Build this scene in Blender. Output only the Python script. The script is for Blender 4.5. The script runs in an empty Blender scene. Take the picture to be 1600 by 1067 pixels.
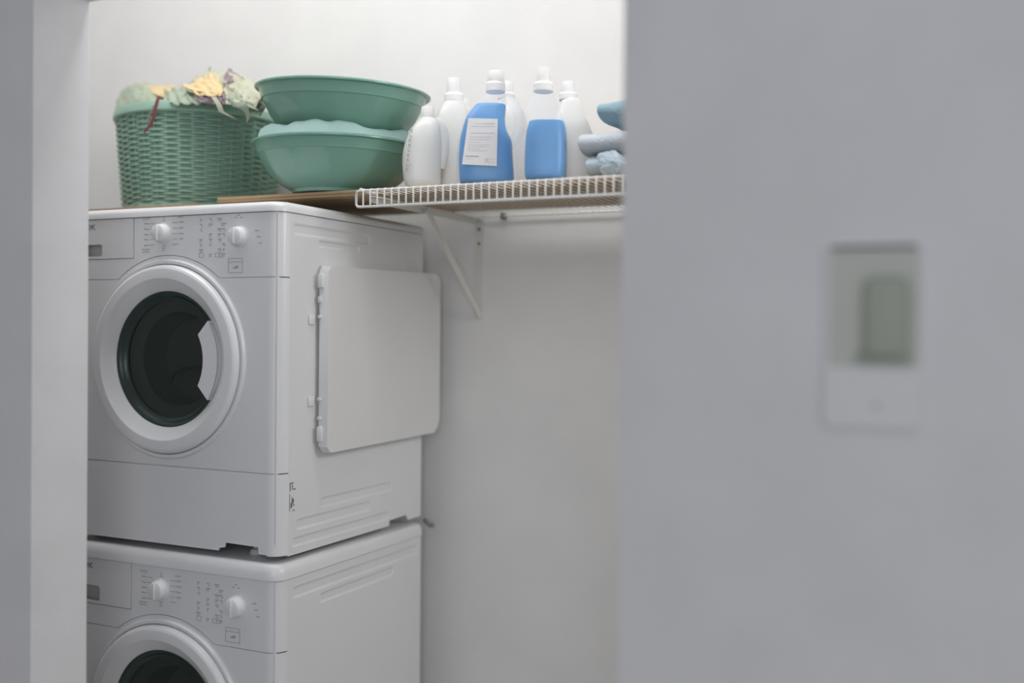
import bpy, bmesh, math, random
from mathutils import Vector, Matrix, noise
from mathutils.geometry import tessellate_polygon
random.seed(4)
PI = math.pi
EYE = 1.345                                  # camera height over the floor

# ------------------------------------------------------------------ camera
cam_d = bpy.data.cameras.new('camera')
cam = bpy.data.objects.new('camera', cam_d)
bpy.context.scene.collection.objects.link(cam)
FPX = 1677.7
cam_d.sensor_width = 36.0
cam_d.lens = FPX / 1600 * 36.0
cam_d.clip_start = 0.05
YAW, PITCH, ROLL = math.radians(25.418), math.radians(-0.618), math.radians(0.54)
FWD = Vector((-math.sin(YAW) * math.cos(PITCH), math.cos(YAW) * math.cos(PITCH), math.sin(PITCH)))
R0 = Vector((math.cos(YAW), math.sin(YAW), 0)); U0 = R0.cross(FWD)
RIGHT = R0 * math.cos(ROLL) + U0 * math.sin(ROLL)
UP = U0 * math.cos(ROLL) - R0 * math.sin(ROLL)
M = Matrix((RIGHT, UP, -FWD)).transposed().to_4x4()
M.translation = Vector((0, 0, EYE))
cam.matrix_world = M
cam_d.dof.use_dof = True
cam_d.dof.focus_distance = 2.48
cam_d.dof.aperture_fstop = 0.78
bpy.context.scene.camera = cam

# ------------------------------------------------------------------ world, lights, exposure
W = bpy.data.worlds.new('room_light'); bpy.context.scene.world = W
W.use_nodes = True
W.node_tree.nodes['Background'].inputs[0].default_value = (0.90, 0.93, 1.0, 1)
W.node_tree.nodes['Background'].inputs[1].default_value = 0.25
def area(name, loc, size, power, col, target, sy=None):
    l = bpy.data.lights.new(name, 'AREA'); l.energy = power; l.color = col
    l.shape = 'RECTANGLE'; l.size = size; l.size_y = sy or size
    o = bpy.data.objects.new(name, l); bpy.context.scene.collection.objects.link(o)
    o.location = loc
    o.rotation_euler = (Vector(target) - Vector(loc)).to_track_quat('-Z', 'Y').to_euler()
    return o
area('ceiling_light', (-1.52, 1.84, 2.92), 2.1, 16.5, (1.0, 0.992, 0.995), (-1.52, 1.98, 1.0), .35)
area('niche_lamp_right', (.55, 1.95, 1.95), .5, 8.3, (1.0, .985, .96), (-1.3, 2.3, 1.3), .5)
area('room_window_light', (.60, -1.7, 1.85), 1.3, 27.0, (.93, .95, 1.0), (-.6, 1.5, 1.35), 1.3)
vs = bpy.context.scene.view_settings
vs.view_transform = 'Standard'; vs.look = 'None'; vs.gamma = 1; vs.use_curve_mapping = False
vs.exposure = 0.0

# ------------------------------------------------------------------ helpers
COL = bpy.context.scene.collection
def at(px, py, Y):
    """point of the plane y = Y seen at that spot of the 1600 x 1067 photograph"""
    d = FWD + RIGHT * ((px - 800) / FPX) - UP * ((py - 533.5) / FPX)
    d = d * (Y / d.y)
    return Vector((d.x, d.y, d.z + EYE))

def base(o):
    p = o
    while p.parent: p = p.parent
    return Vector(p.location)

def finish(name, bm, mat, parent=None, local=False, sharp=35, recalc=True):
    if recalc: bmesh.ops.recalc_face_normals(bm, faces=bm.faces)
    if parent is not None and not local:
        bmesh.ops.translate(bm, verts=bm.verts, vec=-base(parent))
    a = math.radians(sharp)
    for f in bm.faces: f.smooth = True
    for e in bm.edges:
        if len(e.link_faces) == 2 and e.calc_face_angle(0) > a: e.smooth = False
    me = bpy.data.meshes.new(name); bm.to_mesh(me); bm.free()
    me.materials.append(mat)
    o = bpy.data.objects.new(name, me); COL.objects.link(o)
    if parent is not None: o.parent = parent
    return o

def tag(o, label, cat, group=None, kind=None):
    o['label'] = label; o['category'] = cat
    if group: o['group'] = group
    if kind: o['kind'] = kind
    return o

def thing(name, label, cat, loc, rz=0, group=None):
    o = bpy.data.objects.new(name, None); COL.objects.link(o)
    o.empty_display_size = .05
    o.location = loc; o.rotation_euler = (0, 0, rz)
    return tag(o, label, cat, group)

def box(bm, x0, x1, y0, y1, z0, z1, bev=0, seg=2):
    r = bmesh.ops.create_cube(bm, size=1)
    for v in r['verts']:
        v.co = Vector((x0 + (v.co.x + .5) * (x1 - x0), y0 + (v.co.y + .5) * (y1 - y0), z0 + (v.co.z + .5) * (z1 - z0)))
    if bev:
        es = list({e for v in r['verts'] for e in v.link_edges})
        bmesh.ops.bevel(bm, geom=es, offset=bev, segments=seg, profile=.5, affect='EDGES')

def tube(bm, pts, r, n=8, closed=False, rs=None, flat=1.0):
    pts = [Vector(p) for p in pts]; rings = []
    N = len(pts); prev = None
    for i, p in enumerate(pts):
        if closed: t = pts[(i + 1) % N] - pts[i - 1]
        else: t = pts[min(i + 1, N - 1)] - pts[max(i - 1, 0)]
        t.normalize()
        if prev is None:
            a = Vector((0, 0, 1)) if abs(t.z) < .9 else Vector((1, 0, 0))
            n1 = t.cross(a).normalized()
        else:
            n1 = (prev - t * prev.dot(t)).normalized()
        prev = n1; n2 = t.cross(n1)
        rr = rs[i] if rs else r
        rings.append([bm.verts.new(p + n1 * rr * math.cos(2 * PI * k / n) + n2 * rr * flat * math.sin(2 * PI * k / n)) for k in range(n)])
    for i in range(N if closed else N - 1):
        a, b = rings[i], rings[(i + 1) % N]
        for k in range(n): bm.faces.new((a[k], a[(k + 1) % n], b[(k + 1) % n], b[k]))
    if not closed:
        bm.faces.new(rings[0][::-1]); bm.faces.new(rings[-1])

def lathe(bm, prof, c=(0, 0, 0), n=48, axis='Z', cap=True, mod=None):
    """prof: (radius, height); axis Z upwards, or Y (height runs towards -y)"""
    rings = []
    for j, (r, h) in enumerate(prof):
        ring = []
        for k in range(n):
            t = 2 * PI * k / n
            rr = r * (mod(j, t) if mod else 1)
            if axis == 'Z': p = Vector((rr * math.cos(t), rr * math.sin(t), h))
            else: p = Vector((rr * math.cos(t), -h, rr * math.sin(t)))
            ring.append(bm.verts.new(p + Vector(c)))
        rings.append(ring)
    for a, b in zip(rings, rings[1:]):
        for k in range(n): bm.faces.new((a[k], a[(k + 1) % n], b[(k + 1) % n], b[k]))
    if cap:
        bm.faces.new(rings[0][::-1]); bm.faces.new(rings[-1])
    return rings

def plate(bm, loops, w0, w1, axis='Y'):
    """solid slab: 2D outline (first loop) with holes (other loops), between depth w0 (seen side) and w1"""
    P = (lambda a, b, w: Vector((a, w, b))) if axis == 'Y' else (lambda a, b, w: Vector((w, a, b)))
    polys = [[Vector((a, b, 0)) for a, b in l] for l in loops]
    tris = tessellate_polygon(polys)
    flat = [p for l in loops for p in l]
    F = [bm.verts.new(P(a, b, w0)) for a, b in flat]; B = [bm.verts.new(P(a, b, w1)) for a, b in flat]
    for t in tris:
        if len(set(t)) == 3:
            try:
                bm.faces.new([F[i] for i in t]); bm.faces.new([B[i] for i in reversed(t)])
            except ValueError: pass
    i0 = 0
    for l in loops:
        n = len(l)
        for k in range(n):
            a, b = i0 + k, i0 + (k + 1) % n
            bm.faces.new((F[a], F[b], B[b], B[a]))
        i0 += n

def rrect(a0, a1, b0, b1, r, n=4):
    out = []
    for cx, cy, s in ((a1 - r, b1 - r, 0), (a0 + r, b1 - r, 1), (a0 + r, b0 + r, 2), (a1 - r, b0 + r, 3)):
        for k in range(n + 1):
            t = (s + k / n) * PI / 2
            out.append((cx + r * math.cos(t), cy + r * math.sin(t)))
    return out

def circ(cx, cy, r, n=72, t0=0, t1=2 * PI, end=False):
    m = n + 1 if end else n
    return [(cx + r * math.cos(t0 + (t1 - t0) * k / n), cy + r * math.sin(t0 + (t1 - t0) * k / n)) for k in range(m)]

# ------------------------------------------------------------------ materials
def mat(name, col, rough=.5, bump=0, bscale=60, var=0, vscale=6, spec=.5, sub=0, col2=None, alpha=1, metal=0, coat=0):
    m = bpy.data.materials.new(name); m.use_nodes = True
    nt = m.node_tree; b = nt.nodes['Principled BSDF']
    b.inputs['Roughness'].default_value = rough
    b.inputs['Specular IOR Level'].default_value = spec
    b.inputs['Metallic'].default_value = metal
    b.inputs['Coat Weight'].default_value = coat
    b.inputs['Alpha'].default_value = alpha
    if sub:
        b.inputs['Subsurface Weight'].default_value = sub; b.inputs['Subsurface Scale'].default_value = .02
    tc = nt.nodes.new('ShaderNodeTexCoord')
    n = nt.nodes.new('ShaderNodeTexNoise'); n.inputs['Scale'].default_value = vscale; n.inputs['Detail'].default_value = 5
    nt.links.new(tc.outputs['Object'], n.inputs['Vector'])
    cr = nt.nodes.new('ShaderNodeValToRGB')
    d = col2 or tuple(max(0, c * (1 - var)) for c in col)
    cr.color_ramp.elements[0].position = .33; cr.color_ramp.elements[0].color = (*d, 1)
    cr.color_ramp.elements[1].position = .66; cr.color_ramp.elements[1].color = (*col, 1)
    nt.links.new(n.outputs['Fac'], cr.inputs['Fac']); nt.links.new(cr.outputs['Color'], b.inputs['Base Color'])
    if bump:
        n2 = nt.nodes.new('ShaderNodeTexNoise'); n2.inputs['Scale'].default_value = bscale; n2.inputs['Detail'].default_value = 6
        nt.links.new(tc.outputs['Object'], n2.inputs['Vector'])
        bp = nt.nodes.new('ShaderNodeBump'); bp.inputs['Strength'].default_value = bump; bp.inputs['Distance'].default_value = .004
        nt.links.new(n2.outputs['Fac'], bp.inputs['Height']); nt.links.new(bp.outputs['Normal'], b.inputs['Normal'])
    return m

def wood(name, c1, c2, scale=30):
    m = mat(name, c1, .65, .15, 80)
    nt = m.node_tree; b = nt.nodes['Principled BSDF']
    tc = nt.nodes['Texture Coordinate']
    mp = nt.nodes.new('ShaderNodeMapping'); mp.inputs['Scale'].default_value = (1.5, scale, scale * 4)
    n = nt.nodes.new('ShaderNodeTexNoise'); n.inputs['Scale'].default_value = 2; n.inputs['Detail'].default_value = 4
    nt.links.new(tc.outputs['Object'], mp.inputs['Vector']); nt.links.new(mp.outputs['Vector'], n.inputs['Vector'])
    cr = nt.nodes.new('ShaderNodeValToRGB')
    cr.color_ramp.elements[0].position = .38; cr.color_ramp.elements[0].color = (*c2, 1)
    cr.color_ramp.elements[1].position = .62; cr.color_ramp.elements[1].color = (*c1, 1)
    nt.links.new(n.outputs['Fac'], cr.inputs['Fac']); nt.links.new(cr.outputs['Color'], b.inputs['Base Color'])
    return m

wall_white = mat('white_wall_paint', (.80, .795, .785), .75, .2, 45, .05, 5, spec=.2)
front_wall = mat('white_partition_paint', (.80, .79, .80), .75, .4, 30, .05, 7, spec=.2)
floor_m = mat('pale_floor_tile', (.55, .53, .5), .5, .1, 30, .1)
enamel = mat('white_enamel', (.80, .805, .82), .28, .02, 30, .01, spec=.5)
enamel_soft = mat('white_plastic_panel', (.80, .805, .815), .4, .02, 30, .01)
side_m = mat('white_side_enamel', (.78, .785, .79), .38, .05, 12, .02)
cover_m = mat('offwhite_cover_plastic', (.74, .745, .735), .55, .03, 40, .02)
print_m = mat('grey_print', (.40, .41, .42), .6)
logo_m = mat('dark_grey_print', (.16, .17, .18), .5)
gap_m = mat('shadow_gap_dark', (.10, .11, .11), .7)
recess_m = mat('grey_recess_plastic', (.60, .61, .61), .5)
gasket_m = mat('dark_green_rubber', (.025, .045, .04), .3)
drum_m = mat('dark_drum_steel', (.09, .11, .095), .5)
glass_m = bpy.data.materials.new('door_glass'); glass_m.use_nodes = True
_b = glass_m.node_tree.nodes['Principled BSDF']
_b.inputs['Base Color'].default_value = (.02, .035, .03, 1); _b.inputs['Roughness'].default_value = .06; _b.inputs['Alpha'].default_value = .5
wire_m = mat('white_coated_wire', (.80, .79, .75), .4, 0)
brk_m = mat('painted_bracket', (.74, .73, .68), .55, .1, 60, .05)
board_m = wood('plywood_board', (.58, .43, .26), (.45, .32, .18))
board2_m = wood('dark_ply_board', (.42, .24, .13), (.28, .15, .08))
basket_m = mat('sage_green_plastic', (.31, .50, .40), .45, .05, 50, .12, 8)
basin_m = mat('teal_green_plastic', (.20, .385, .31), .22, .03, 20, .06, 5, spec=.5)
basin_in = mat('teal_cloth', (.38, .56, .53), .85, .2, 90, .1)
pale_green_cloth = mat('pale_green_cloth', (.38, .44, .34), .9, .5, 120, .12, 10)
yellow_cloth = mat('yellow_cloth', (.68, .54, .30), .9, .5, 120, .08, 10)
cream_cloth = mat('cream_cloth', (.52, .52, .40), .9, .5, 120, .10, 10)
mauve_cloth = mat('mauve_cloth', (.30, .24, .26), .9, .5, 120, .25, 30)
red_strap = mat('dull_red_strap', (.30, .09, .10), .8, .3, 200, .2, 40)
hdpe = mat('milky_plastic', (.88, .88, .86), .35, 0, spec=.5, alpha=.80)
hdpe_thin = mat('milky_clear_plastic', (.86, .90, .95), .32, 0, spec=.5, alpha=.15)
cap_m = mat('white_cap_plastic', (.86, .86, .85), .4)
blue_liq = mat('blue_detergent', (.02, .28, .67), .4, 0, 60, .12, 18)
cream_liq = mat('cream_detergent', (.74, .66, .50), .5)
paper_m = mat('white_label_paper', (.78, .77, .78), .6)
beige_m = mat('beige_label_paper', (.70, .62, .50), .6)
blue_towel = mat('pale_blue_towel', (.52, .63, .71), .95, .7, 150, .12, 14)
grey_towel = mat('grey_blue_towel', (.60, .66, .71), .95, .7, 150, .12, 14)
slate_towel = mat('slate_blue_cloth', (.30, .46, .54), .9, .6, 130, .15, 14)
unit_m = mat('ivory_unit_plastic', (.78, .78, .78), .5, .02, 30, .02)
unit_rec = mat('olive_grey_plastic', (.58, .595, .54), .6)
unit_dark = mat('dark_olive_plastic', (.40, .43, .36), .6)
pipe_m = mat('grey_rubber_hose', (.22, .22, .20), .7)

# ------------------------------------------------------------------ the setting
PF, PB = 1.50, 1.64                     # front and back face of the partition wall
OL, OR = -1.757, -0.535                 # its opening
LZ = EYE + .672                         # underside of the opening's head
CEIL = 3.20; WALL = 2.62; NL, NR = -2.95, 1.30
def struct(name, fn, m):
    bm = bmesh.new(); fn(bm); o = finish(name, bm, m); o['kind'] = 'structure'; return o
struct('wall_back', lambda b: box(b, NL - .1, NR + .1, WALL, WALL + .1, 0, CEIL), wall_white)
struct('wall_left', lambda b: box(b, NL - .1, NL, PB, WALL, 0, CEIL), wall_white)
struct('wall_right', lambda b: box(b, NR, NR + .1, PB, WALL, 0, CEIL), wall_white)
struct('wall_front', lambda b: plate(b, [[(-3.6, 0), (OL, 0), (OL, LZ), (OR, LZ), (OR, 0), (1.6, 0), (1.6, CEIL), (-3.6, CEIL)]], PF, PB), front_wall)
struct('floor', lambda b: box(b, -3.6, 1.6, -.6, WALL + .1, -.1, 0), floor_m)
struct('ceiling', lambda b: box(b, NL - .1, NR + .1, PB, WALL + .1, CEIL, CEIL + .1), wall_white)

# ------------------------------------------------------------------ stacked laundry machines
XR, YF, MW, MD = -1.476, 1.917, 0.652, 0.619
def machine(name, label, XR, YF, z0, zt, lid_h, sh, knob_r, grooves, dz_bottom, upper):
    T = thing(name, label, 'dryer' if upper else 'washing machine', (XR - MW / 2, YF + MD / 2, z0))
    xl = XR - MW; R = .033
    zc = zt - lid_h - .0015
    zs1 = zt - .169 - sh                   # control panel / front panel seam
    zs2 = zt - .606                        # front panel / kick panel seam
    cx, cz = XR - .326, zt - .357 - sh - (.006 if not upper else 0)
    # lid
    bm = bmesh.new()
    pts = []
    n = 6
    r2 = R + .002
    for s, c in ((0, (xl + r2 - .002, YF + r2 - .004)), (1, (XR - r2 + .002, YF + r2 - .004))):
        for k in range(n + 1):
            t = PI + s * PI / 2 + k / n * PI / 2
            pts.append((c[0] + r2 * math.cos(t), c[1] + r2 * math.sin(t)))
    pts += [(XR + .002, YF + MD), (xl - .002, YF + MD)]
    prof = [(0, 0), (0, lid_h * .45), (.003, lid_h * .75), (.009, lid_h * .93), (.018, lid_h)]
    rings = []
    ctr = Vector((XR - MW / 2, YF + MD / 2, 0))
    for ins, h in prof:
        ring = []
        for a, b in pts:
            p = Vector((a, b, 0)); d = p - ctr
            p = ctr + Vector((d.x * (1 - ins / (MW / 2)), d.y * (1 - ins / (MD / 2)), 0)); p.z = zt - lid_h + h
            ring.append(bm.verts.new(p))
        rings.append(ring)
    for a, b in zip(rings, rings[1:]):
        for k in range(len(a)): bm.faces.new((a[k], a[(k + 1) % len(a)], b[(k + 1) % len(a)], b[k]))
    bm.faces.new(rings[0][::-1]); bm.faces.new(rings[-1])
    finish('top_lid', bm, enamel, T, sharp=50)
    # cabinet: back, bottom, left and inner backing plate
    bm = bmesh.new()
    zb = z0 + .012
    box(bm, xl + .004, XR - .006, YF + .14, YF + MD, zb + .03, zc - .002)
    # backing behind the seams, with the door hole
    hole = circ(cx, cz, .160, 48)
    plate(bm, [[(xl + .01, zb + .03), (XR - .012, zb + .03), (XR - .012, zc - .002), (xl + .01, zc - .002)], hole, rrect(XR - .598, XR - .523, zt - .119 - sh, zt - .079 - sh * .7, .004, 3)], YF + .0045, YF + .012)
    finish('cabinet', bm, enamel, T)
    # left side sheet
    bm = bmesh.new(); box(bm, xl, xl + .004, YF + R, YF + MD, zb, zc)
    finish('side_panel', bm, side_m, T)
    # right side sheet with pressed grooves
    bm = bmesh.new()
    loops = [[(YF + R, zb), (YF + R, zc), (YF + MD, zc), (YF + MD, zb)]]
    if upper:
        loops = [[(YF + R, zb), (YF + R, zc), (YF + MD, zc), (YF + MD, zb + .002), (YF + .552, zb + .001), (YF + .545, zb + .014), (YF + .535, zb + .016), (YF + .46, zb + .014), (YF + .457, zb)]]
    gl = []
    for (a0, a1, b0, b1) in grooves:
        g = rrect(YF + a0, YF + a1, zt + b0, zt + b1, (b1 - b0) * .34, 4); gl.append(g)
    # front skin with holes
    polys = [[Vector((a, b, 0)) for a, b in l] for l in loops + gl]
    flat = [p for l in loops + gl for p in l]
    V = [bm.verts.new((XR, a, b)) for a, b in flat]
    for t in tessellate_polygon(polys):
        try: bm.faces.new([V[i] for i in t])
        except ValueError: pass
    i0 = len(loops[0])
    for g, (a0, a1, b0, b1) in zip(gl, grooves):
        g2 = rrect(YF + a0 + (b1 - b0) * .2, YF + a1 - (b1 - b0) * .2, zt + b0 + (b1 - b0) * .22, zt + b1 - (b1 - b0) * .22, (b1 - b0) * .15, 4)
        inn = [bm.verts.new((XR - .0028, a, b)) for a, b in g2]
        m_ = len(g)
        for k in range(m_): bm.faces.new((V[i0 + k], V[i0 + (k + 1) % m_], inn[(k + 1) % m_], inn[k]))
        bm.faces.new(inn)
        i0 += m_
    # return flange around the sheet's outline
    m_ = len(loops[0]); O = [bm.verts.new((XR - .004, a, b)) for a, b in loops[0]]
    for k in range(m_): bm.faces.new((V[k], V[(k + 1) % m_], O[(k + 1) % m_], O[k]))
    finish('side_panel', bm, side_m, T, sharp=15)
    # front panels, each with its own pair of rounded corner strips
    def corners(bm, za, zb_):
        for s in (0, 1):
            c = (xl + R, YF + R) if s == 0 else (XR - R, YF + R)
            ring = []
            for k in range(9):
                t = PI + s * PI / 2 + k / 8 * PI / 2
                ring.append((c[0] + R * math.cos(t), c[1] + R * math.sin(t)))
            for (a, b), (c2, d2) in zip(ring, ring[1:]):
                pass
            V_ = [(bm.verts.new((a, b, za)), bm.verts.new((a, b, zb_))) for a, b in ring]
            for p_, q_ in zip(V_, V_[1:]): bm.faces.new((p_[0], q_[0], q_[1], p_[1]))
    G = .0011
    arc = lambda r, zz: math.asin(max(-1, min(1, (zz - cz) / r)))
    # control panel: bitten by the door circle
    rb = .243; dz_ = zs1 - cz; th = math.asin(dz_ / rb)
    lo = [(cx + rb * math.cos(t), cz + rb * math.sin(t)) for t in [th + (PI - 2 * th) * k / 24 for k in range(25)]]
    drw = XR - .431                       # right end of the drawer front
    bm = bmesh.new()
    out = [(XR - R, zs1 + G), (XR - R, zc), (drw + G, zc), (drw + G, zt - .121 - sh)]
    # left part runs below the drawer
    out += [(xl + R, zt - .121 - sh), (xl + R, zs1 + G)] + [p for p in lo[::-1]]
    out = [(a, b + (0 if 0 else 0)) for a, b in out]
    plate(bm, [out], YF, YF + .004)
    corners(bm, zs1 + G, zc)
    cp = finish('control_panel', bm, enamel, T, sharp=15)
    # front sheet
    bm = bmesh.new(); rb2 = rb - .002
    th2 = math.asin((zs1 - G - cz) / rb2)
    lo2 = [(cx + rb2 * math.cos(t), cz + rb2 * math.sin(t)) for t in [th2 + (PI - 2 * th2) * k / 24 for k in range(25)]]
    plate(bm, [[(xl + R, zs2 + G), (XR - R, zs2 + G), (XR - R, zs1 - G)] + lo2 + [(xl + R, zs1 - G)], circ(cx, cz, .166, 64)], YF, YF + .004)
    corners(bm, zs2 + G, zs1 - G)
    finish('front_panel', bm, enamel, T, sharp=15)
    # kick panel
    bm = bmesh.new()
    if upper:
        o = [(xl + R, zb + .004), (XR - .170, zb + .003), (XR - .168, zb + .009), (XR - .152, zb + .012), (XR - .150, zb + .023), (XR - .057, zb + .021), (XR - .056, zb + .006), (XR - R, zb + .005),
             (XR - R, zs2 - G), (xl + R, zs2 - G)]
        plate(bm, [o], YF, YF + .004); corners(bm, zb + .003, zs2 - G)
    else:
        plate(bm, [[(xl + R, zb), (XR - R, zb), (XR - R, zs2 - G), (xl + R, zs2 - G)]], YF, YF + .004); corners(bm, zb, zs2 - G)
    finish('kick_panel', bm, enamel, T, sharp=15)
    for fx in (xl + .06, XR - .11):
        for fy in (YF + .06, YF + MD - .06):
            bm = bmesh.new()
            lathe(bm, [(.014, .001), (.016, .004), (.012, .014), (.006, .016), (.006, .05)], (fx, fy, z0), 20)
            finish('foot', bm, recess_m, T)
    # detergent drawer front with a grip recess
    bm = bmesh.new()
    da, db = xl + R, drw - G
    d0, d1 = zt - .119 - sh, zc
    gr = rrect(XR - .62 + .03, XR - .527 - .004, zt - .117 - sh + .004, zt - .0845 - (sh * .7), .006, 4)
    plate(bm, [[(da, d0), (db, d0), (db, d1), (da, d1)], gr], YF - .001, YF + .004)
    df = finish('drawer_front', bm, enamel, T, sharp=40)
    bm = bmesh.new()
    r = bmesh.ops.create_cube(bm, size=1)
    ga, gb = XR - .62 + .024, XR - .527 + .002
    g0, g1 = zt - .117 - sh - .0005, zt - .0845 - sh * .7 + .004
    for v in r['verts']:
        v.co = Vector((ga if v.co.x < 0 else gb, YF + .0042 if v.co.y < 0 else YF + .014, g0 if v.co.z < 0 else g1))
    bmesh.ops.delete(bm, geom=[f for f in bm.faces if abs(f.calc_center_median().y - (YF + .0042)) < 1e-4], context='FACES')
    finish('drawer_grip', bm, recess_m, df, recalc=False)
    # text end of the maker's name, cut by the door jamb in the picture
    cu = bpy.data.curves.new('t', 'FONT'); cu.body = 'OK'; cu.size = .019; cu.extrude = .0003; cu.align_x = 'RIGHT'
    to = bpy.data.objects.new('t', cu); COL.objects.link(to)
    dg = bpy.context.evaluated_depsgraph_get(); me = bpy.data.meshes.new_from_object(to.evaluated_get(dg))
    bm = bmesh.new(); bm.from_mesh(me); bpy.data.objects.remove(to); bpy.data.meshes.remove(me)
    for v in bm.verts:
        v.co = Vector((XR - .553 + v.co.x * 1.25, YF - .0013 - v.co.z, zt - .0485 - sh * .5 + v.co.y))
    finish('brand_lettering', bm, logo_m, df)
    # knobs
    for (u, d) in ((.338, .0635), (.114, .077)):
        kz = zt - d - sh * .95; kx = XR - u
        bm = bmesh.new()
        lathe(bm, [(knob_r + .003, 0), (knob_r + .003, .003), (knob_r, .004), (knob_r * .93, .017), (knob_r * .86, .0215), (knob_r * .7, .0235), (.002, .024)], (kx, YF, kz), 40, 'Y')
        kn = finish('knob', bm, enamel_soft, T, sharp=40)
        bm = bmesh.new()
        box(bm, kx - .0035, kx + .0035, YF - .027, YF - .018, kz - knob_r * .8, kz + knob_r * .8, .0015)
        finish('grip_ridge', bm, enamel_soft, kn)
    # printed scales
    bm = bmesh.new()
    rnd = random.Random(5)
    def tick(x, z, w, h): box(bm, x - w / 2, x + w / 2, YF - .0006, YF + .0005, z - h / 2, z + h / 2)
    kz = zt - .0635 - sh * .95; kx = XR - .338
    for i in range(5):
        for s in (-1, 1):
            zz = kz + .024 - i * .0125
            tick(kx + s * .036, zz, .014 if i % 2 else .018, .0012)
            if s < 0 or i < 4:
                for q in range(3): tick(kx + s * (.049 + q * .0045), zz + rnd.uniform(-.001, .001), .0036, .0022)
    for q in range(4):
        tick(kx - .062 + q * .006, kz + .038, .004, .002); tick(kx - .064 + q * .006, kz + .034, .003, .0016)
        tick(kx + .044 + q * .004, kz + .036, .003, .0018)
        tick(kx - .064 + q * .006, kz - .036, .005, .0022); tick(kx - .064 + q * .006, kz - .042, .004, .0022)
    for q in range(3):
        tick(kx + .001, kz + .030 + q * .004, .010 - q * .003, .0013); tick(kx, kz - .030 - q * .005, .010 - q * .002, .0014)
    kz = zt - .077 - sh * .95; kx = XR - .114
    for ci, cxx in enumerate((-.112, -.084, -.058, -.046)):
        for i in range(8):
            if (i + ci) % 4 == 3: continue
            w = rnd.choice((.006, .009, .013)); zz = kz + .042 - i * .0115
            tick(kx + cxx, zz, w, .0022)
            tick(kx + cxx + rnd.uniform(-.003, .003), zz - .0042, w * .6, .0016)
    for r_ in ((-.110, -.040, .013, .010), (-.060, -.040, .020, .010)):   # little outlined pictograms
        x, z, w, h = kx + r_[0], kz + r_[1], r_[2], r_[3]
        for a, b, c, d in ((0, h / 2, w, .0008), (0, -h / 2, w, .0008), (w / 2, 0, .0008, h), (-w / 2, 0, .0008, h)): tick(x + a, z + b, c, d)
    for q in range(3): tick(kx + .048 + q * .005, kz + .012 - q * .014, .012 - q * .002, .002)
    for q in range(3): tick(kx - .012 + q * .008, kz + .042 + (q % 2) * .006, .006, .002)
    # door pictogram square
    sx0, sx1, sz0, sz1 = XR - .146, XR - .106, zt - .158 - sh, zt - .126 - sh
    for a in ((sx0 + sx1) / 2,):
        for z in (sz0, sz1, sz1 - .008): tick(a, z, sx1 - sx0, .0011)
    tick(sx0, (sz0 + sz1) / 2, .0011, sz1 - sz0); tick(sx1, (sz0 + sz1) / 2, .0011, sz1 - sz0)
    tick((sx0 + sx1) / 2, sz0 + .011, .013, .0035); tick((sx0 + sx1) / 2 + .004, sz0 + .014, .008, .003)
    finish('printed_scale', bm, print_m, cp)['kind'] = 'stuff'
    # door: trim ring with inward dish
    bm = bmesh.new()
    c = (cx, YF, cz)
    lathe(bm, [(.2325, -.002), (.2325, .004), (.2295, .008), (.2255, .0085), (.2225, .007), (.2215, .003)], c, 96, 'Y', cap=False)
    finish('trim_ring', bm, enamel, T, sharp=40)
    bm = bmesh.new()
    lathe(bm, [(.2205, -.002), (.2198, .008), (.2178, .0150), (.2145, .0195), (.210, .0218), (.204, .0225), (.189, .0225), (.1875, .0220), (.180, .0165), (.170, .0095), (.162, .0035), (.159, .000), (.1575, -.012), (.160, -.012)], c, 96, 'Y', cap=False)
    dr = finish('door', bm, enamel, T, sharp=16)
    bm = bmesh.new()
    lathe(bm, [(.1595, -.004), (.1575, -.001), (.154, -.002), (.148, -.010), (.1425, -.016), (.1385, -.018), (.1385, -.024), (.150, -.026), (.160, -.02)], c, 96, 'Y', cap=False)
    finish('door_gasket', bm, gasket_m, dr, sharp=60)
    bm = bmesh.new()
    lathe(bm, [(.141, -.019), (.13, -.0185), (.10, -.017), (.05, -.016), (.004, -.0155)], c, 72, 'Y', cap=False)
    bm.faces.new([v for v in bm.verts][-72:])
    finish('door_glass', bm, glass_m, dr, sharp=60)
    bm = bmesh.new()      # glass bowl and drum opening behind the pane
    lathe(bm, [(.141, -.026), (.128, -.034), (.118, -.036), (.112, -.040), (.108, -.075), (.095, -.10), (.05, -.112), (.003, -.115)], c, 72, 'Y', cap=False)
    bm.faces.new([v for v in bm.verts][-72:])
    finish('glass_bowl', bm, drum_m, dr, sharp=40, recalc=False)
    bm = bmesh.new()
    tube(bm, [(cx - .045, YF + .060, cz - .055), (cx - .02, YF + .05, cz - .035), (cx + .02, YF + .045, cz - .022), (cx + .07, YF + .045, cz - .016), (cx + .10, YF + .05, cz - .02)], .006, 8, rs=[.002, .005, .006, .005, .002])
    finish('streak_rib', bm, gasket_m, dr)  # rib put in for the streak reflected across the door glass
    # handle: ring segment standing over the glass
    bm = bmesh.new()
    a0, a1 = math.radians(29), math.radians(34)
    inner = [(cx + .120 * math.cos(t), cz + .120 * math.sin(t)) for t in [-a0 + 2 * a0 * k / 16 for k in range(17)]]
    outer = [(cx + .1610 * math.cos(t), cz + .1610 * math.sin(t)) for t in [a1 - 2 * a1 * k / 16 for k in range(17)]]
    plate(bm, [inner + outer], YF - .0145, YF + .008)
    bmesh.ops.recalc_face_normals(bm, faces=bm.faces)
    finish('door_handle', bm, enamel_soft, dr, sharp=40)
    bm = bmesh.new()      # grey crescent coloured as the shadow arc of the slit beside the handle
    s0 = [(cx + .1625 * math.cos(t), cz + .1625 * math.sin(t)) for t in [-.55 + 1.10 * k / 16 for k in range(17)]]
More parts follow.
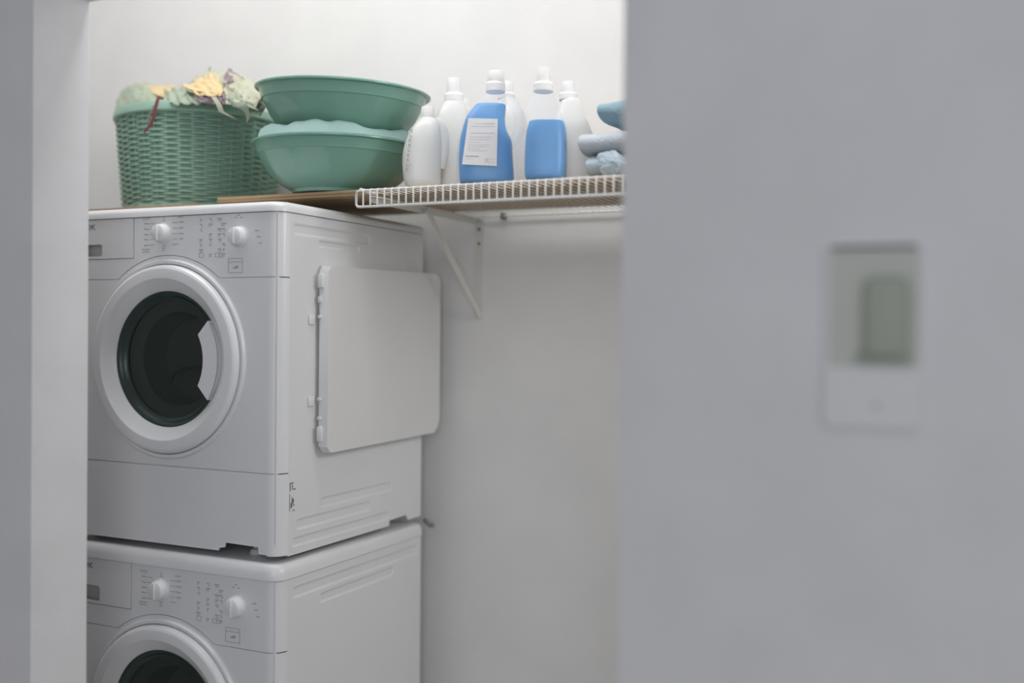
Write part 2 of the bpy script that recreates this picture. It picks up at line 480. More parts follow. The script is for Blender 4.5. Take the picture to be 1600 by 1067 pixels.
    s1 = [(cx + (.1635 + .008 * math.cos(t * 2.8)) * math.cos(t), cz + (.1635 + .008 * math.cos(t * 2.8)) * math.sin(t)) for t in [.55 - 1.10 * k / 16 for k in range(17)]]
    plate(bm, [s0 + s1], YF - .0125, YF - .001)
    finish('handle_slot_shade', bm, recess_m, dr, sharp=40)
    if upper:
        bm = bmesh.new()   # dark strip coloured as the shade of a slot under the door
        box(bm, cx - .035, cx + .035, YF - .006, YF + .002, cz - .2285, cz - .2245)
        finish('latch_slot_shade', bm, gap_m, dr)
    return T, cx, cz

U_Z0, U_ZT = EYE - .523, EYE + .2812
L_ZT = EYE - .523
up, ucx, ucz = machine('tumble_dryer', 'upper white front-loading machine, a flat box panel on its side, its round door wholly visible', XR, YF, U_Z0, U_ZT, .0235, 0, .0215,
    [(.043, .36, -.073, -.046), (.14, .31, -.094, -.077), (.155, .47, -.703, -.677), (.062, .37, -.740, -.713), (.047, .455, -.776, -.753)], 0, True)
lo, lcx, lcz = machine('washing_machine', 'lower white front-loading machine standing under the other, its door cut by the bottom edge', XR + .006, YF - .008, 0, L_ZT, .037, .028, .0235,
    [(.05, .60, -.086, -.058), (.155, .48, -.119, -.094)], 0, False)

# side cover of the upper dryer: deep tray shape with hinge tabs along its front edge
bm = bmesh.new()
y0, y1 = 2.046, 2.572
zT0, zT1, zB0, zB1 = EYE + .142, EYE + .150, EYE - .288, EYE - .281
def cover_outline(ins=0, slope=1):
    c = .014
    o = [(y0 + ins, zT0 - c - ins), (y0 + ins + c * .7, zT0 - ins), (y1 - ins - .03, zT1 - ins), (y1 - ins - .012, zT1 - .006 - ins), (y1 - ins, zT1 - .020 - ins),
         (y1 - ins, zB1 + .035 + ins), (y1 - ins - .010, zB1 + .012 + ins), (y1 - ins - .03, zB1 + ins), (y0 + ins + c, zB0 + ins), (y0 + ins, zB0 + c + ins)]
    return o
plate(bm, [cover_outline()], -1.440, -1.4625, 'X')
bmesh.ops.bevel(bm, geom=[e for e in bm.edges if all(abs(v.co.x + 1.440) < 1e-5 for v in e.verts) and len(e.link_faces) == 2 and e.calc_face_angle(0) > 1], offset=.003, segments=3, affect='EDGES')
sc = finish('side_cover', bm, cover_m, up, sharp=40)
bm = bmesh.new()
o2 = [(a + .004 if a < 2.3 else a - .022, b + .0045 if b > EYE else b) for a, b in cover_outline(.002)]
plate(bm, [o2], -1.4630, -1.4695, 'X')
finish('cover_rim', bm, cover_m, sc)
bm = bmesh.new()
o3 = [(a + .02 if a < 2.3 else a - .040, b + .009 if b > EYE else b + .01) for a, b in cover_outline(.003)]
plate(bm, [o3], -1.4697, -1.4755, 'X')
finish('cover_rim', bm, cover_m, sc)
for za, zb_ in ((.092, .126), (-.262, -.226)):
    bm = bmesh.new()
    box(bm, -1.4655, -1.4520, 2.037, 2.052, EYE + za, EYE + zb_, .004)
    finish('hinge_tab', bm, cover_m, sc)
for za, zb_ in ((.058, .074), (.022, .03), (-.168, -.160), (-.212, -.204)):
    bm = bmesh.new()
    box(bm, -1.4665, -1.4570, 2.041, 2.052, EYE + za, EYE + zb_, .002)
    finish('hinge_tab', bm, cover_m, sc)
for za in (.018, -.170):
    bm = bmesh.new(); box(bm, XR + .0002, XR + .005, 2.018, 2.040, EYE + za - .010, EYE + za + .012, .002)
    finish('clip', bm, side_m, sc)
# care sticker near the lower front corner of the dryer's side
bm = bmesh.new(); box(bm, XR, XR + .0004, YF + .036, YF + .060, EYE - .412, EYE - .345)
st = finish('sticker', bm, paper_m, up)
bm = bmesh.new()
def st_(a0, a1, b0, b1): box(bm, XR + .0003, XR + .0008, YF + a0, YF + a1, EYE + b0, EYE + b1)
st_(.037, .050, -.350, -.347); st_(.037, .040, -.366, -.350); st_(.045, .048, -.363, -.352); st_(.050, .058, -.364, -.361)
st_(.036, .0375, -.411, -.372); st_(.046, .056, -.411, -.409); st_(.044, .047, -.402, -.380); st_(.047, .052, -.394, -.384); st_(.040, .044, -.405, -.392); st_(.050, .054, -.400, -.396)
finish('sticker_print', bm, logo_m, st)
# hose stub behind the washing machine
bm = bmesh.new()
hp = [at(663, 812, 2.55), at(668, 817, 2.56), at(673, 821, 2.57), at(677, 820, 2.575)]
tube(bm, hp, .006, 10)
finish('hose_end', bm, pipe_m, lo)

# ------------------------------------------------------------------ wire shelf, bracket, boards
SH = EYE + .314; SX0, SX1, SY = -1.357, -.424, 2.05
ws = thing('wire_shelf', 'white wire shelf on the back wall with a grid front lip', 'shelf', ((SX0 + SX1) / 2, WALL, SH - .04))
def rod(name, pts, r, parent, n=8, rs=None):
    bm = bmesh.new(); tube(bm, pts, r, n, rs=rs); return finish(name, bm, wire_m, parent, sharp=60)
rod('rail', [(SX0, SY, SH - .0025), (SX1, SY, SH - .0025)], .0031, ws)
rod('rail', [(SX0, SY - .001, SH - .039), (SX1, SY - .001, SH - .039)], .0031, ws)
rod('rail', [(SX0, SY + .20, SH - .0065), (SX1, SY + .20, SH - .0065)], .0028, ws)
rod('rail', [(SX0, SY + .42, SH - .0065), (SX1, SY + .42, SH - .0065)], .0028, ws)
rod('rail', [(SX0, WALL - .012, SH - .0065), (SX1, WALL - .012, SH - .0065)], .0030, ws)
# rounded loop that closes the left end of the lip
rod('end_loop', [(SX0, SY, SH - .0025), (SX0 - .010, SY + .002, SH - .003), (SX0 - .014, SY + .004, SH - .012), (SX0 - .014, SY + .004, SH - .032), (SX0 - .009, SY + .002, SH - .038), (SX0, SY - .001, SH - .039)], .0031, ws)
rod('end_loop', [(SX0, SY + .06, SH - .0025), (SX0 - .010, SY + .04, SH - .000), (SX0 - .008, SY + .012, SH + .002), (SX0 + .004, SY + .002, SH - .001)], .0042, ws)
wx0 = -1.2538 - 5 * .0187
w0 = rod('wire', [(wx0, SY - .004, SH - .041), (wx0, SY - .004, SH - .003), (wx0, SY - .0015, SH - .0002), (wx0, SY + .004, SH + .0002), (wx0, WALL - .006, SH - .0012)], .0019, ws, 6, rs=[.002, .002, .002, .0012, .0012])
k = 1
while wx0 + k * .0187 < SX1 - .005:
    c_ = w0.copy(); c_.location.x = k * .0187; COL.objects.link(c_); k += 1

BX = -1.346
br = thing('shelf_bracket', 'white diagonal metal brace under the left end of the wire shelf', 'bracket', (BX, WALL, EYE + .03))
bm = bmesh.new(); box(bm, BX - .007, BX + .007, SY + .03, WALL - .001, SH - .0135, SH - .0105); box(bm, BX - .007, BX - .005, SY + .03, WALL - .001, SH - .026, SH - .0105)
finish('top_arm', bm, brk_m, br)
bm = bmesh.new()
a, b = Vector((BX + .006, 2.315, SH - .018)), Vector((BX + .006, WALL - .008, EYE + .037))
d = (b - a).normalized(); nrm = Vector((1, 0, 0)).cross(d)
for s in (0,):
    pts = []
    for p in (a, b):
        for (i, j) in ((0, -.009), (0, .009), (.004, .009), (.004, -.009)): pts.append(p + Vector((i, 0, 0)) + nrm * j)
    V = [bm.verts.new(p) for p in pts]
    for f in ((0, 1, 2, 3), (7, 6, 5, 4), (0, 4, 5, 1), (1, 5, 6, 2), (2, 6, 7, 3), (3, 7, 4, 0)): bm.faces.new([V[i] for i in f])
finish('diagonal_strut', bm, brk_m, br)
bm = bmesh.new(); box(bm, BX - .011, BX + .011, WALL - .004, WALL - .0005, EYE + .028, SH - .014); 
finish('wall_plate', bm, brk_m, br)
for z in (.275, .235, .05):
    bm = bmesh.new(); lathe(bm, [(.0045, .0), (.0045, .0015), (.002, .003)], (BX, WALL - .004, EYE + z), 14, 'Y')
    finish('screw', bm, pipe_m if z > .1 else brk_m, br)
for sx in (-1.27,):
    bm = bmesh.new(); box(bm, sx - .006, sx + .006, WALL - .018, WALL - .0005, SH - .016, SH + .003, .002)
    tag(finish('shelf_clip', bm, pipe_m), 'small grey clip holding the rear rail of the wire shelf to the wall', 'clip')

BT = EYE + .330
bm = bmesh.new(); box(bm, -1.857, -.425, 2.15, 2.56, EYE + .3165, BT, .001, 1)
pb = tag(finish('shelf_board', bm, board_m), 'long brown plywood board lying on the wire shelf under the basins and bottles', 'board')
bm = bmesh.new(); box(bm, -1.855, -.427, 2.1485, 2.1497, EYE + .3205, EYE + .3235); finish('ply_layer', bm, board2_m, pb)
bm = bmesh.new(); box(bm, -2.33, -1.87, 2.09, 2.58, U_ZT + .0005, EYE + .3085, .001, 1)
tag(finish('plywood_offcut', bm, board2_m), 'short brown board on top of the upper machine under the wicker-look basket', 'board')

# ------------------------------------------------------------------ laundry basket
BKX, BKY, BKZ = -2.085, 2.345, EYE + .3095
bk = thing('laundry_basket', 'sage green woven-look round laundry basket heaped with clothes', 'basket', (BKX, BKY, BKZ))
HB = .276
rad = lambda z: .200 + .022 * (z / HB) ** .8
bm = bmesh.new()
rows, seg, n_ = 33, 200, 17
for j in range(rows):
    z = .016 + (HB - .045) * j / (rows - 1)
    ring = []
    ph = PI if j % 2 else 0
    for k in range(seg):
        t = 2 * PI * k / seg
        R_ = rad(z) + .0034 * math.sin(n_ * t + ph)
        zz = z 
        ring.append([(R_ + .0030 * math.cos(a), zz + .0030 * math.sin(a), t) for a in (0, PI / 3, 2 * PI / 3, PI, -2 * PI / 3, -PI / 3)])
    vs_ = [[bm.verts.new((r * math.cos(t), r * math.sin(t), z_)) for r, z_, t in q] for q in ring]
    for k in range(seg):
        a, b = vs_[k], vs_[(k + 1) % seg]
        for i in range(6): bm.faces.new((a[i], a[(i + 1) % 6], b[(i + 1) % 6], b[i]))
wv = finish('woven_wall', bm, basket_m, bk, local=True, sharp=80); wv['kind'] = 'stuff'
bm = bmesh.new()
tube(bm, [(rad(0), 0, .008), (rad(.13), 0, .13), (rad(HB), 0, HB - .02)], .0022, 6)
s0 = finish('stake', bm, basket_m, bk, local=True)
for k in range(1, 40):
    c_ = s0.copy(); c_.rotation_euler.z = 2 * PI * k / 40; COL.objects.link(c_)
bm = bmesh.new()
lathe(bm, [(rad(HB) - .004, HB - .026), (rad(HB) + .006, HB - .026), (rad(HB) + .0095, HB - .022), (rad(HB) + .0085, HB - .008), (rad(HB) + .005, HB), (rad(HB) - .002, HB + .001), (rad(HB) - .006, HB - .006), (rad(HB) - .004, HB - .026)], n=96, cap=False)
finish('rim', bm, basket_m, bk, local=True)
bm = bmesh.new()
lathe(bm, [(.01, .001), (.19, 0), (.203, .0), (.207, .004), (.206, .014), (.198, .016), (.19, .005), (.01, .004)], n=80)
finish('base_band', bm, basket_m, bk, local=True)
bm = bmesh.new()
lathe(bm, [(.005, .006), (.19, .006), (rad(.1) - .008, .1), (rad(HB) - .009, HB - .02), (rad(HB) - .011, HB - .02), (.18, .01), (.005, .009)], n=64)
finish('inner_liner', bm, basket_m, bk, local=True)

# ------------------------------------------------------------------ cloth pieces
def cloth(name, label, P, m, seed=0, amp=.004, freq=(3, 1), nz=.004, N=34, thick=.003, group=None, category='clothing', rag=.0):
    """P: 3 x 3 control points of a draped patch; folds and crumples are added along its normal"""
    def B(t): return ((1 - t) ** 2, 2 * t * (1 - t), t * t)
    bm = bmesh.new(); g = []
    def pos(u, v):
        bu, bv = B(u), B(v); s = Vector()
        for i in range(3):
            for j in range(3): s += P[i][j] * (bu[i] * bv[j])
        return s
    for i in range(N):
        row = []
        for j in range(N):
            u, v = i / (N - 1), j / (N - 1)
            if rag:
                e = noise.noise(Vector((u * 5, v * 5, seed + 9))) * rag
                u2, v2 = min(1, max(0, u + e * (v - .5))), min(1, max(0, v + e * (u - .5)))
            else: u2, v2 = u, v
            p = pos(u2, v2)
            du = pos(min(1, u2 + .02), v2) - pos(max(0, u2 - .02), v2); dv = pos(u2, min(1, v2 + .02)) - pos(u2, max(0, v2 - .02))
            nn = du.cross(dv)
            if nn.length > 1e-9: nn.normalize()
            if nn.z < 0: nn = -nn
            q = u * freq[0] + v * freq[1] + .5 * noise.noise(Vector((u * 3, v * 3, seed)))
            h = amp * (1 - abs(math.sin(q * PI)) ** .7 * 2) + nz * noise.noise(Vector((u * 7, v * 7, seed + 3))) * 1.5
            row.append(bm.verts.new(p + nn * h))
        g.append(row)
    for i in range(N - 1):
        for j in range(N - 1): bm.faces.new((g[i][j], g[i + 1][j], g[i + 1][j + 1], g[i][j + 1]))
    bmesh.ops.recalc_face_normals(bm, faces=bm.faces)
    r = bmesh.ops.solidify(bm, geom=bm.faces[:], thickness=thick)
    c = Vector()
    for v in bm.verts: c += v.co
    c /= len(bm.verts)
    bmesh.ops.translate(bm, verts=bm.verts, vec=-c)
    o = finish(name, bm, m, sharp=75); o.location = c
    return tag(o, label, category, group)
def A3(rows): return [[at(*p) for p in r] for r in rows]
GC = 'clothes heaped in the green basket'
cloth('crumpled_shirt', 'pale green cloth humped at the left of the green basket', A3([
    [(180, 172, 2.30), (205, 175, 2.16), (250, 172, 2.13)], [(184, 132, 2.36), (226, 98, 2.25), (248, 158, 2.15)], [(205, 140, 2.45), (228, 128, 2.4), (252, 160, 2.3)]]), pale_green_cloth, 1, .002, (2, 1), .004, group=GC)
cloth('folded_napkin', 'yellow cloth with a peach edge behind the left green cloth', A3([
    [(192, 150, 2.38), (205, 128, 2.34), (258, 158, 2.26)], [(198, 128, 2.42), (226, 120, 2.4), (262, 142, 2.3)], [(205, 135, 2.5), (235, 126, 2.48), (268, 136, 2.4)]]), cream_cloth, 2, .003, (2, 1), .003, group=GC)
cloth('yellow_napkin', 'flat yellow cloth in the dip between the pale green heaps', A3([
    [(232, 140, 2.3), (250, 152, 2.22), (262, 153, 2.18)], [(232, 132, 2.35), (256, 142, 2.26), (266, 148, 2.22)], [(236, 133, 2.42), (262, 132, 2.38), (275, 136, 2.32)]]), yellow_cloth, 3, .001, (1, 1), .002, group=GC)
cloth('twisted_towel', 'pale green towel twisted in thick folds along the middle of the basket rim', A3([
    [(252, 160, 2.14), (285, 163, 2.11), (318, 158, 2.12)], [(256, 134, 2.2), (286, 132, 2.16), (318, 146, 2.14)], [(262, 144, 2.32), (288, 132, 2.3), (312, 134, 2.28)]]), pale_green_cloth, 5, .006, (1.5, 4), .003, group=GC)
cloth('yellow_shirt', 'yellow cloth pulled up to a point at the top of the heap', A3([
    [(284, 134, 2.16), (310, 146, 2.12), (346, 152, 2.12)], [(300, 134, 2.2), (318, 134, 2.14), (352, 140, 2.14)], [(312, 124, 2.24), (334, 112, 2.2), (337, 117, 2.2)]]), yellow_cloth, 7, .002, (1, 2), .003, group=GC)
cloth('yellow_sheet', 'darker yellow cloth under the pointed yellow one', A3([
    [(300, 146, 2.13), (320, 152, 2.11), (342, 150, 2.12)], [(310, 140, 2.16), (328, 142, 2.13), (348, 142, 2.14)], [(320, 130, 2.22), (335, 128, 2.2), (350, 132, 2.2)]]), yellow_cloth, 8, .003, (1, 2), .003, group=GC)
cloth('peach_blouse', 'peach cream cloth behind the pointed yellow one', A3([
    [(296, 132, 2.32), (305, 122, 2.3), (335, 120, 2.26)], [(302, 120, 2.34), (315, 110, 2.32), (334, 112, 2.3)], [(312, 118, 2.4), (325, 112, 2.38), (338, 116, 2.34)]]), cream_cloth, 9, .002, (2, 1), .003, group=GC)
cloth('cream_blouse', 'cream yellow cloth with a thin spike at the very top of the heap', A3([
    [(328, 103, 2.24), (330, 125, 2.2), (352, 140, 2.17)], [(330, 112, 2.25), (345, 116, 2.22), (354, 128, 2.2)], [(336, 114, 2.3), (358, 106, 2.3), (368, 122, 2.28)]]), cream_cloth, 10, .002, (1, 2), .003, group=GC)
cloth('patterned_scarf', 'mauve patterned cloth looped over the cream one', A3([
    [(346, 138, 2.18), (350, 132, 2.17), (354, 130, 2.17)], [(350, 112, 2.22), (356, 118, 2.2), (360, 124, 2.19)], [(358, 107, 2.3), (376, 116, 2.26), (394, 134, 2.24)]]), mauve_cloth, 11, .002, (2, 2), .004, group=GC)
cloth('green_blouse', 'pale green cloth spread at the right side of the heap near the basins', A3([
    [(346, 148, 2.14), (365, 162, 2.12), (398, 168, 2.14)], [(350, 118, 2.18), (374, 124, 2.14), (408, 152, 2.17)], [(362, 114, 2.28), (390, 112, 2.26), (414, 146, 2.26)]]), cream_cloth, 12, .007, (2.4, 1.2), .003, group=GC)
cloth('olive_rag', 'green grey cloth bunched under the right pale cloth', A3([
    [(356, 160, 2.12), (372, 168, 2.11), (408, 180, 2.16)], [(360, 144, 2.14), (378, 146, 2.12), (414, 170, 2.2)], [(368, 138, 2.2), (384, 136, 2.2), (416, 160, 2.26)]]), pale_green_cloth, 13, .005, (3, 2), .005, group=GC)
cloth('mauve_rag', 'small mauve cloth lying over the basket rim', A3([
    [(306, 158, 2.115), (325, 162, 2.11), (352, 164, 2.11)], [(310, 148, 2.13), (330, 150, 2.12), (352, 152, 2.12)], [(318, 144, 2.16), (335, 144, 2.16), (352, 146, 2.15)]]), mauve_cloth, 14, .003, (3, 1), .003, group=GC)
# strips hanging over the rim
def strip(name, label, pts, widths, m, group=None):
    bm = bmesh.new(); L = []
    for p, w in zip(pts, widths):
        c = at(*p); L.append([bm.verts.new(c - RIGHT * w / 2), bm.verts.new(c + RIGHT * w / 2)])
    for a, b in zip(L, L[1:]): bm.faces.new((a[0], a[1], b[1], b[0]))
    bmesh.ops.subdivide_edges(bm, edges=bm.edges[:], cuts=1, use_grid_fill=True, smooth=.3)
    bmesh.ops.recalc_face_normals(bm, faces=bm.faces)
    bmesh.ops.solidify(bm, geom=bm.faces[:], thickness=.002)
    c = Vector()
    for v in bm.verts: c += v.co
    c /= len(bm.verts); bmesh.ops.translate(bm, verts=bm.verts, vec=-c)
    o = finish(name, bm, m, sharp=60); o.location = c
    return tag(o, label, 'clothing', group)
strip('ribbon_strap', 'dull red strap hanging down over the basket weave', [(249, 150, 2.10), (246, 158, 2.098), (242, 172, 2.10), (241, 182, 2.103), (236, 194, 2.108), (228, 204, 2.11), (224, 209, 2.112)], [.007, .009, .009, .009, .010, .008, .002], red_strap)
strip('thin_ribbon', 'thin peach ribbon beside the red strap', [(240, 164, 2.10), (235, 176, 2.103), (230, 188, 2.108), (226, 196, 2.11)], [.002, .003, .003, .001], cream_cloth)
strip('dangling_sleeve', 'cream cloth tail hanging over the rim, left of two', [(334, 152, 2.10), (342, 163, 2.10), (346, 174, 2.105), (356, 180, 2.115), (370, 186, 2.125)], [.012, .014, .012, .008, .002], cream_cloth)
strip('dangling_corner', 'pale green cloth corner hanging over the rim beside the basins', [(374, 160, 2.112), (380, 167, 2.115), (386, 174, 2.125), (388, 182, 2.135), (386, 190, 2.142)], [.034, .026, .012, .009, .003], pale_green_cloth)
strip('pointed_corner', 'pale cloth tip pointing at the rim of the upper basin', [(364, 158, 2.112), (380, 162, 2.118), (394, 168, 2.125), (404, 173, 2.13)], [.012, .018, .014, .002], cream_cloth)

# ------------------------------------------------------------------ basins
def basin(label, loc, tilt, S=1.0, HS_=1.0):
    T = thing('plastic_basin', label, 'basin', loc, 0, 'green plastic basins stacked on the board')
    T.rotation_euler = tilt
    HS = HS_
    prof = [(.100, .004), (.106, 0), (.110, .001), (.113, .008), (.117, .0095), (.138, .020), (.160, .037), (.177, .058), (.189, .080), (.1935, .0915), (.1975, .0920), (.2035, .1165), (.2045, .1185), (.2085, .119), (.2125, .1165), (.2145, .118), (.2145, .121), (.211, .1235), (.204, .1235), (.2005, .121), (.1930, .094), (.186, .083), (.173, .060), (.155, .040), (.130, .022), (.108, .014), (.06, .013)]
    bm = bmesh.new()
    prof = [(r * S, h * HS) for r, h in prof]
    def mod(j, t):
        if 5 <= j <= 8:      # soft vertical facets of the bowl
            a_ = (t % (PI / 6)) - PI / 12
            return 1 + (math.cos(PI / 12) / math.cos(a_) - 1) * (.9 if 5 < j < 8 else .5)
        return 1
    lathe(bm, prof, n=120, mod=mod)
    finish('bowl', bm, basin_m, T, local=True, sharp=38)
    return T
b1 = at(527, 298, 2.247)
basin('green plastic basin standing on the board, lower of the two nested', (b1.x, 2.247, BT + .002), (0, math.radians(.8), 0), 1, 1.0)
basin('tilted green plastic basin resting in the other one, upper of the two', (b1.x + .010, 2.250, BT + .131), (math.radians(1.2), math.radians(3.0), 0), 1.015, 1.05)
bm = bmesh.new()
N = 120; rings = []
for j, (r, h) in enumerate(((.125, .120), (.140, .138), (.158, .150), (.178, .152), (.190, .142), (.198, .1265))):
    ring = []
    for k in range(N):
        t = 2 * PI * k / N
        w = noise.noise(Vector((math.cos(t) * 1.7, math.sin(t) * 1.7, 2.2))) * .016 + noise.noise(Vector((math.cos(t) * 6, math.sin(t) * 6, j * .5))) * .005
        hh = h - .006 + (w + .006) * (1 if j < 5 else .3)
        ring.append(bm.verts.new(((r + w * .3) * math.cos(t), (r + w * .3) * math.sin(t), hh)))
    rings.append(ring)
for a, b in zip(rings, rings[1:]):
    for k in range(N): bm.faces.new((a[k], a[(k + 1) % N], b[(k + 1) % N], b[k]))
bmesh.ops.recalc_face_normals(bm, faces=bm.faces)
bmesh.ops.solidify(bm, geom=bm.faces[:], thickness=.0025)
o = finish('teal_cloth', bm, basin_in, sharp=60); o.location = (b1.x, 2.247, BT)
tag(o, 'crumpled light teal cloth squeezed between the two green basins', 'cloth')

# ------------------------------------------------------------------ bottles
def jug(name, label, px, Y, rot, sec, neck, cap, shell, liquid=None, handle=None, group='detergent bottles on the shelf'):
    """sec: (z, xl, xr, half depth) ; neck: (cx, r0, z0, z1) ; cap: (cx, r, z0, z1)"""
    p = at(px, 290, Y)
    T = thing(name, label, 'bottle', (p.x, Y, BT + .0005), rot, group)
    def lerp_at(sec, z):
        for p_, q_ in zip(sec, sec[1:]):
            if p_[0] <= z <= q_[0]:
                f = (z - p_[0]) / (q_[0] - p_[0])
                return [p_[1] * (1 - f) + q_[1] * f + .001, p_[2] * (1 - f) + q_[2] * f - .001, p_[3] * (1 - f) + q_[3] * f - .001]
        return list(sec[-1][1:])
    def body(bm, sec, ins=0, ex=3.2, zmax=None):
        rings = []; n = 48
        S = []
        for i in range(len(sec) - 1):           # refine
            for q in range(3):
                f = q / 3; S.append(tuple(sec[i][m] * (1 - f) + sec[i + 1][m] * f for m in range(4)))
        S.append(sec[-1])
        # smooth
        for _ in range(2):
            S = [S[0]] + [tuple((S[i - 1][m] + 2 * S[i][m] + S[i + 1][m]) / 4 for m in range(4)) for i in range(1, len(S) - 1)] + [S[-1]]
        if zmax is not None: 
            S = [s for s in S if s[0] < zmax] 
            last = [s for s in [sec[-1]]]
            S.append((zmax, *[v for v in lerp_at(sec, zmax)]))
        z00 = S[0][0]
        S = [(z00 + ins, S[0][1] + .006, S[0][2] - .006, S[0][3] - .006), (z00 + .0015 + ins, S[0][1] + .002, S[0][2] - .002, S[0][3] - .002), (z00 + .006 + ins, S[0][1], S[0][2], S[0][3])] + [s for s in S if s[0] > z00 + .007]
        for z, xl, xr, d in S:
            cx, a, b = (xl + xr) / 2, (xr - xl) / 2 - ins, d - ins
            ring = []
            e = 2 / ex if z < S[-1][0] * .8 else 2 / (ex - (ex - 2) * (z - S[-1][0] * .8) / (S[-1][0] * .2 + 1e-6))
            if zmax is not None: e = 2 / ex
            for k in range(n):
                t = 2 * PI * k / n; c, s = math.cos(t), math.sin(t)
                ring.append(bm.verts.new((cx + a * abs(c) ** e * (1 if c >= 0 else -1), b * abs(s) ** e * (1 if s >= 0 else -1), z)))
            rings.append(ring)
        for a, b in zip(rings, rings[1:]):
            for k in range(n): bm.faces.new((a[k], a[(k + 1) % n], b[(k + 1) % n], b[k]))
        bm.faces.new(rings[0][::-1])
        if zmax is not None: bm.faces.new(rings[-1])
    bm = bmesh.new(); body(bm, sec); bd = finish('body', bm, shell, T, local=True, sharp=50)
    if liquid:
        lev, lm, xi = liquid
        bm = bmesh.new(); body(bm, [(z, a + xi, b, d) for z, a, b, d in sec], .0018, zmax=lev); finish('liquid', bm, lm, bd, local=True, sharp=50)
    bm = bmesh.new()
    cx, r, za, zb_ = neck
    lathe(bm, [(r * .92, za - .002), (r * 1.0, za), (r, za + (zb_ - za) * .75), (r * .86, zb_)], (cx, 0, 0), 32)
    finish('collar', bm, cap_m, T, local=True, sharp=28)
    cx, r, za, zb_ = cap
    bm = bmesh.new()
    lathe(bm, [(r, za), (r * 1.02, za + .001), (r * .93, zb_ - .003), (r * .86, zb_), (r * .1, zb_)], (cx, 0, 0), 60, mod=lambda j, t: 1 + (.018 if j in (1, 2) else 0) * (1 if math.sin(t * 20) > 0 else -1))
    finish('cap', bm, cap_m, T, local=True, sharp=28)
    if handle:
        bm = bmesh.new()
        pts, rs = [], []
        H = [Vector((a, 0, b)) for a, b in handle]
        for i in range(len(H) - 1):
            p0, p1, p2, p3 = H[max(i - 1, 0)], H[i], H[i + 1], H[min(i + 2, len(H) - 1)]
            for q in range(5):
                t = q / 5
                pts.append(.5 * ((2 * p1) + (p2 - p0) * t + (2 * p0 - 5 * p1 + 4 * p2 - p3) * t * t + (3 * p1 - p0 - 3 * p2 + p3) * t ** 3))
        pts.append(H[-1])
        tube(bm, pts, .0085, 14, flat=1.5)
        finish('handle', bm, shell, T, local=True, sharp=60)
    return T
FR = math.radians(26)
secB3 = [(0, -.064, .065, .044), (.03, -.0665, .064, .046), (.062, -.068, .061, .046), (.09, -.066, .060, .046), (.104, -.064, .056, .046), (.119, -.060, .046, .046), (.14, -.054, .0425, .044), (.154, -.048, .043, .040), (.176, -.030, .045, .032), (.192, -.012, .042, .026), (.207, -.002, .040, .021)]
hB3 = [(.034, .196), (.050, .190), (.065, .172), (.0735, .150), (.073, .125), (.066, .104), (.052, .090)]
j3 = jug('detergent_jug', 'clear handled jug of bright blue liquid with a white printed label', 760, 2.20, FR, secB3, (.019, .0225, .206, .227), (.020, .0195, .226, .251), hdpe_thin, (.176, blue_liq, .002), hB3)
bm = bmesh.new()
yq = -.0466
V = [bm.verts.new((x, y, z)) for y in (yq, yq - .0006) for x, z in ((-.0545, .039), (.0235, .036), (.025, .138), (-.0415, .139))]
for f in ((0, 1, 2, 3), (7, 6, 5, 4), (0, 4, 5, 1), (1, 5, 6, 2), (2, 6, 7, 3), (3, 7, 4, 0)): bm.faces.new([V[i] for i in f])
lb = finish('label', bm, paper_m, j3, local=True)
bm = bmesh.new(); rnd = random.Random(3)
def words(x0, x1, z, h, g=.0012):
    x = x0
    while x < x1:
        w = rnd.uniform(.003, .008); w = min(w, x1 - x)
        box(bm, x, x + w, yq - .0009, yq - .0005, z - h / 2, z + h / 2); x += w + g
words(-.003, .018, .1275, .0022, .0006); words(-.025, -.005, .1275, .0011)
words(-.034, .018, .1215, .0014)
words(-.036, .018, .107, .0018); words(-.037, .013, .0985, .0012); words(-.038, .006, .093, .0012)
words(-.040, -.012, .087, .0010); words(-.040, .006, .0815, .0010); words(-.041, .001, .077, .0010); words(-.041, -.014, .0725, .0010); words(-.041, .002, .069, .0010)
words(-.046, -.032, .062 - .006, .001)
finish('label_print', bm, mat('light_grey_print', (.52, .54, .55), .6), lb, local=True)
bm = bmesh.new(); words(-.047, -.017, .0565, .0022, .0004); finish('label_heading', bm, print_m, lb, local=True)
bm = bmesh.new(); words(-.004, .017, .052, .0014); words(-.006, .016, .044, .0012); box(bm, -.003, .005, yq - .0009, yq - .0005, .046, .0505); words(-.046, -.028, .050, .0012)
finish('label_emblem', bm, beige_m, lb, local=True)

secB4 = [(0, -.053, .056, .043), (.03, -.055, .058, .045), (.09, -.053, .058, .045), (.119, -.048, .055, .043), (.147, -.036, .043, .035), (.174, -.026, .031, .027), (.192, -.019, .026, .022)]
j4 = jug('detergent_jug', 'clear straight jug half full of blue liquid, without label, right of the labelled one', 845, 2.18, math.radians(20), secB4, (.004, .0225, .191, .209), (.004, .0155, .208, .240), hdpe_thin, (.124, blue_liq, .017))
secB5 = [(0, -.058, .062, .044), (.05, -.060, .066, .045), (.10, -.056, .062, .045), (.14, -.044, .050, .040), (.17, -.030, .036, .032), (.20, -.022, .026, .025), (.208, -.020, .022, .021)]
jug('detergent_jug', 'milky white jug with cream liquid behind the pile of folded towels', 889, 2.32, math.radians(20), secB5, (-.004, .0215, .206, .222), (-.004, .0165, .221, .248), hdpe, (.135, cream_liq, .003))
secB1 = [(0, -.035, .046, .036), (.025, -.043, .046, .04), (.07, -.046, .046, .042), (.106, -.037, .046, .042), (.135, -.020, .043, .036), (.146, -.011, .040, .028), (.153, -.004, .033, .020)]
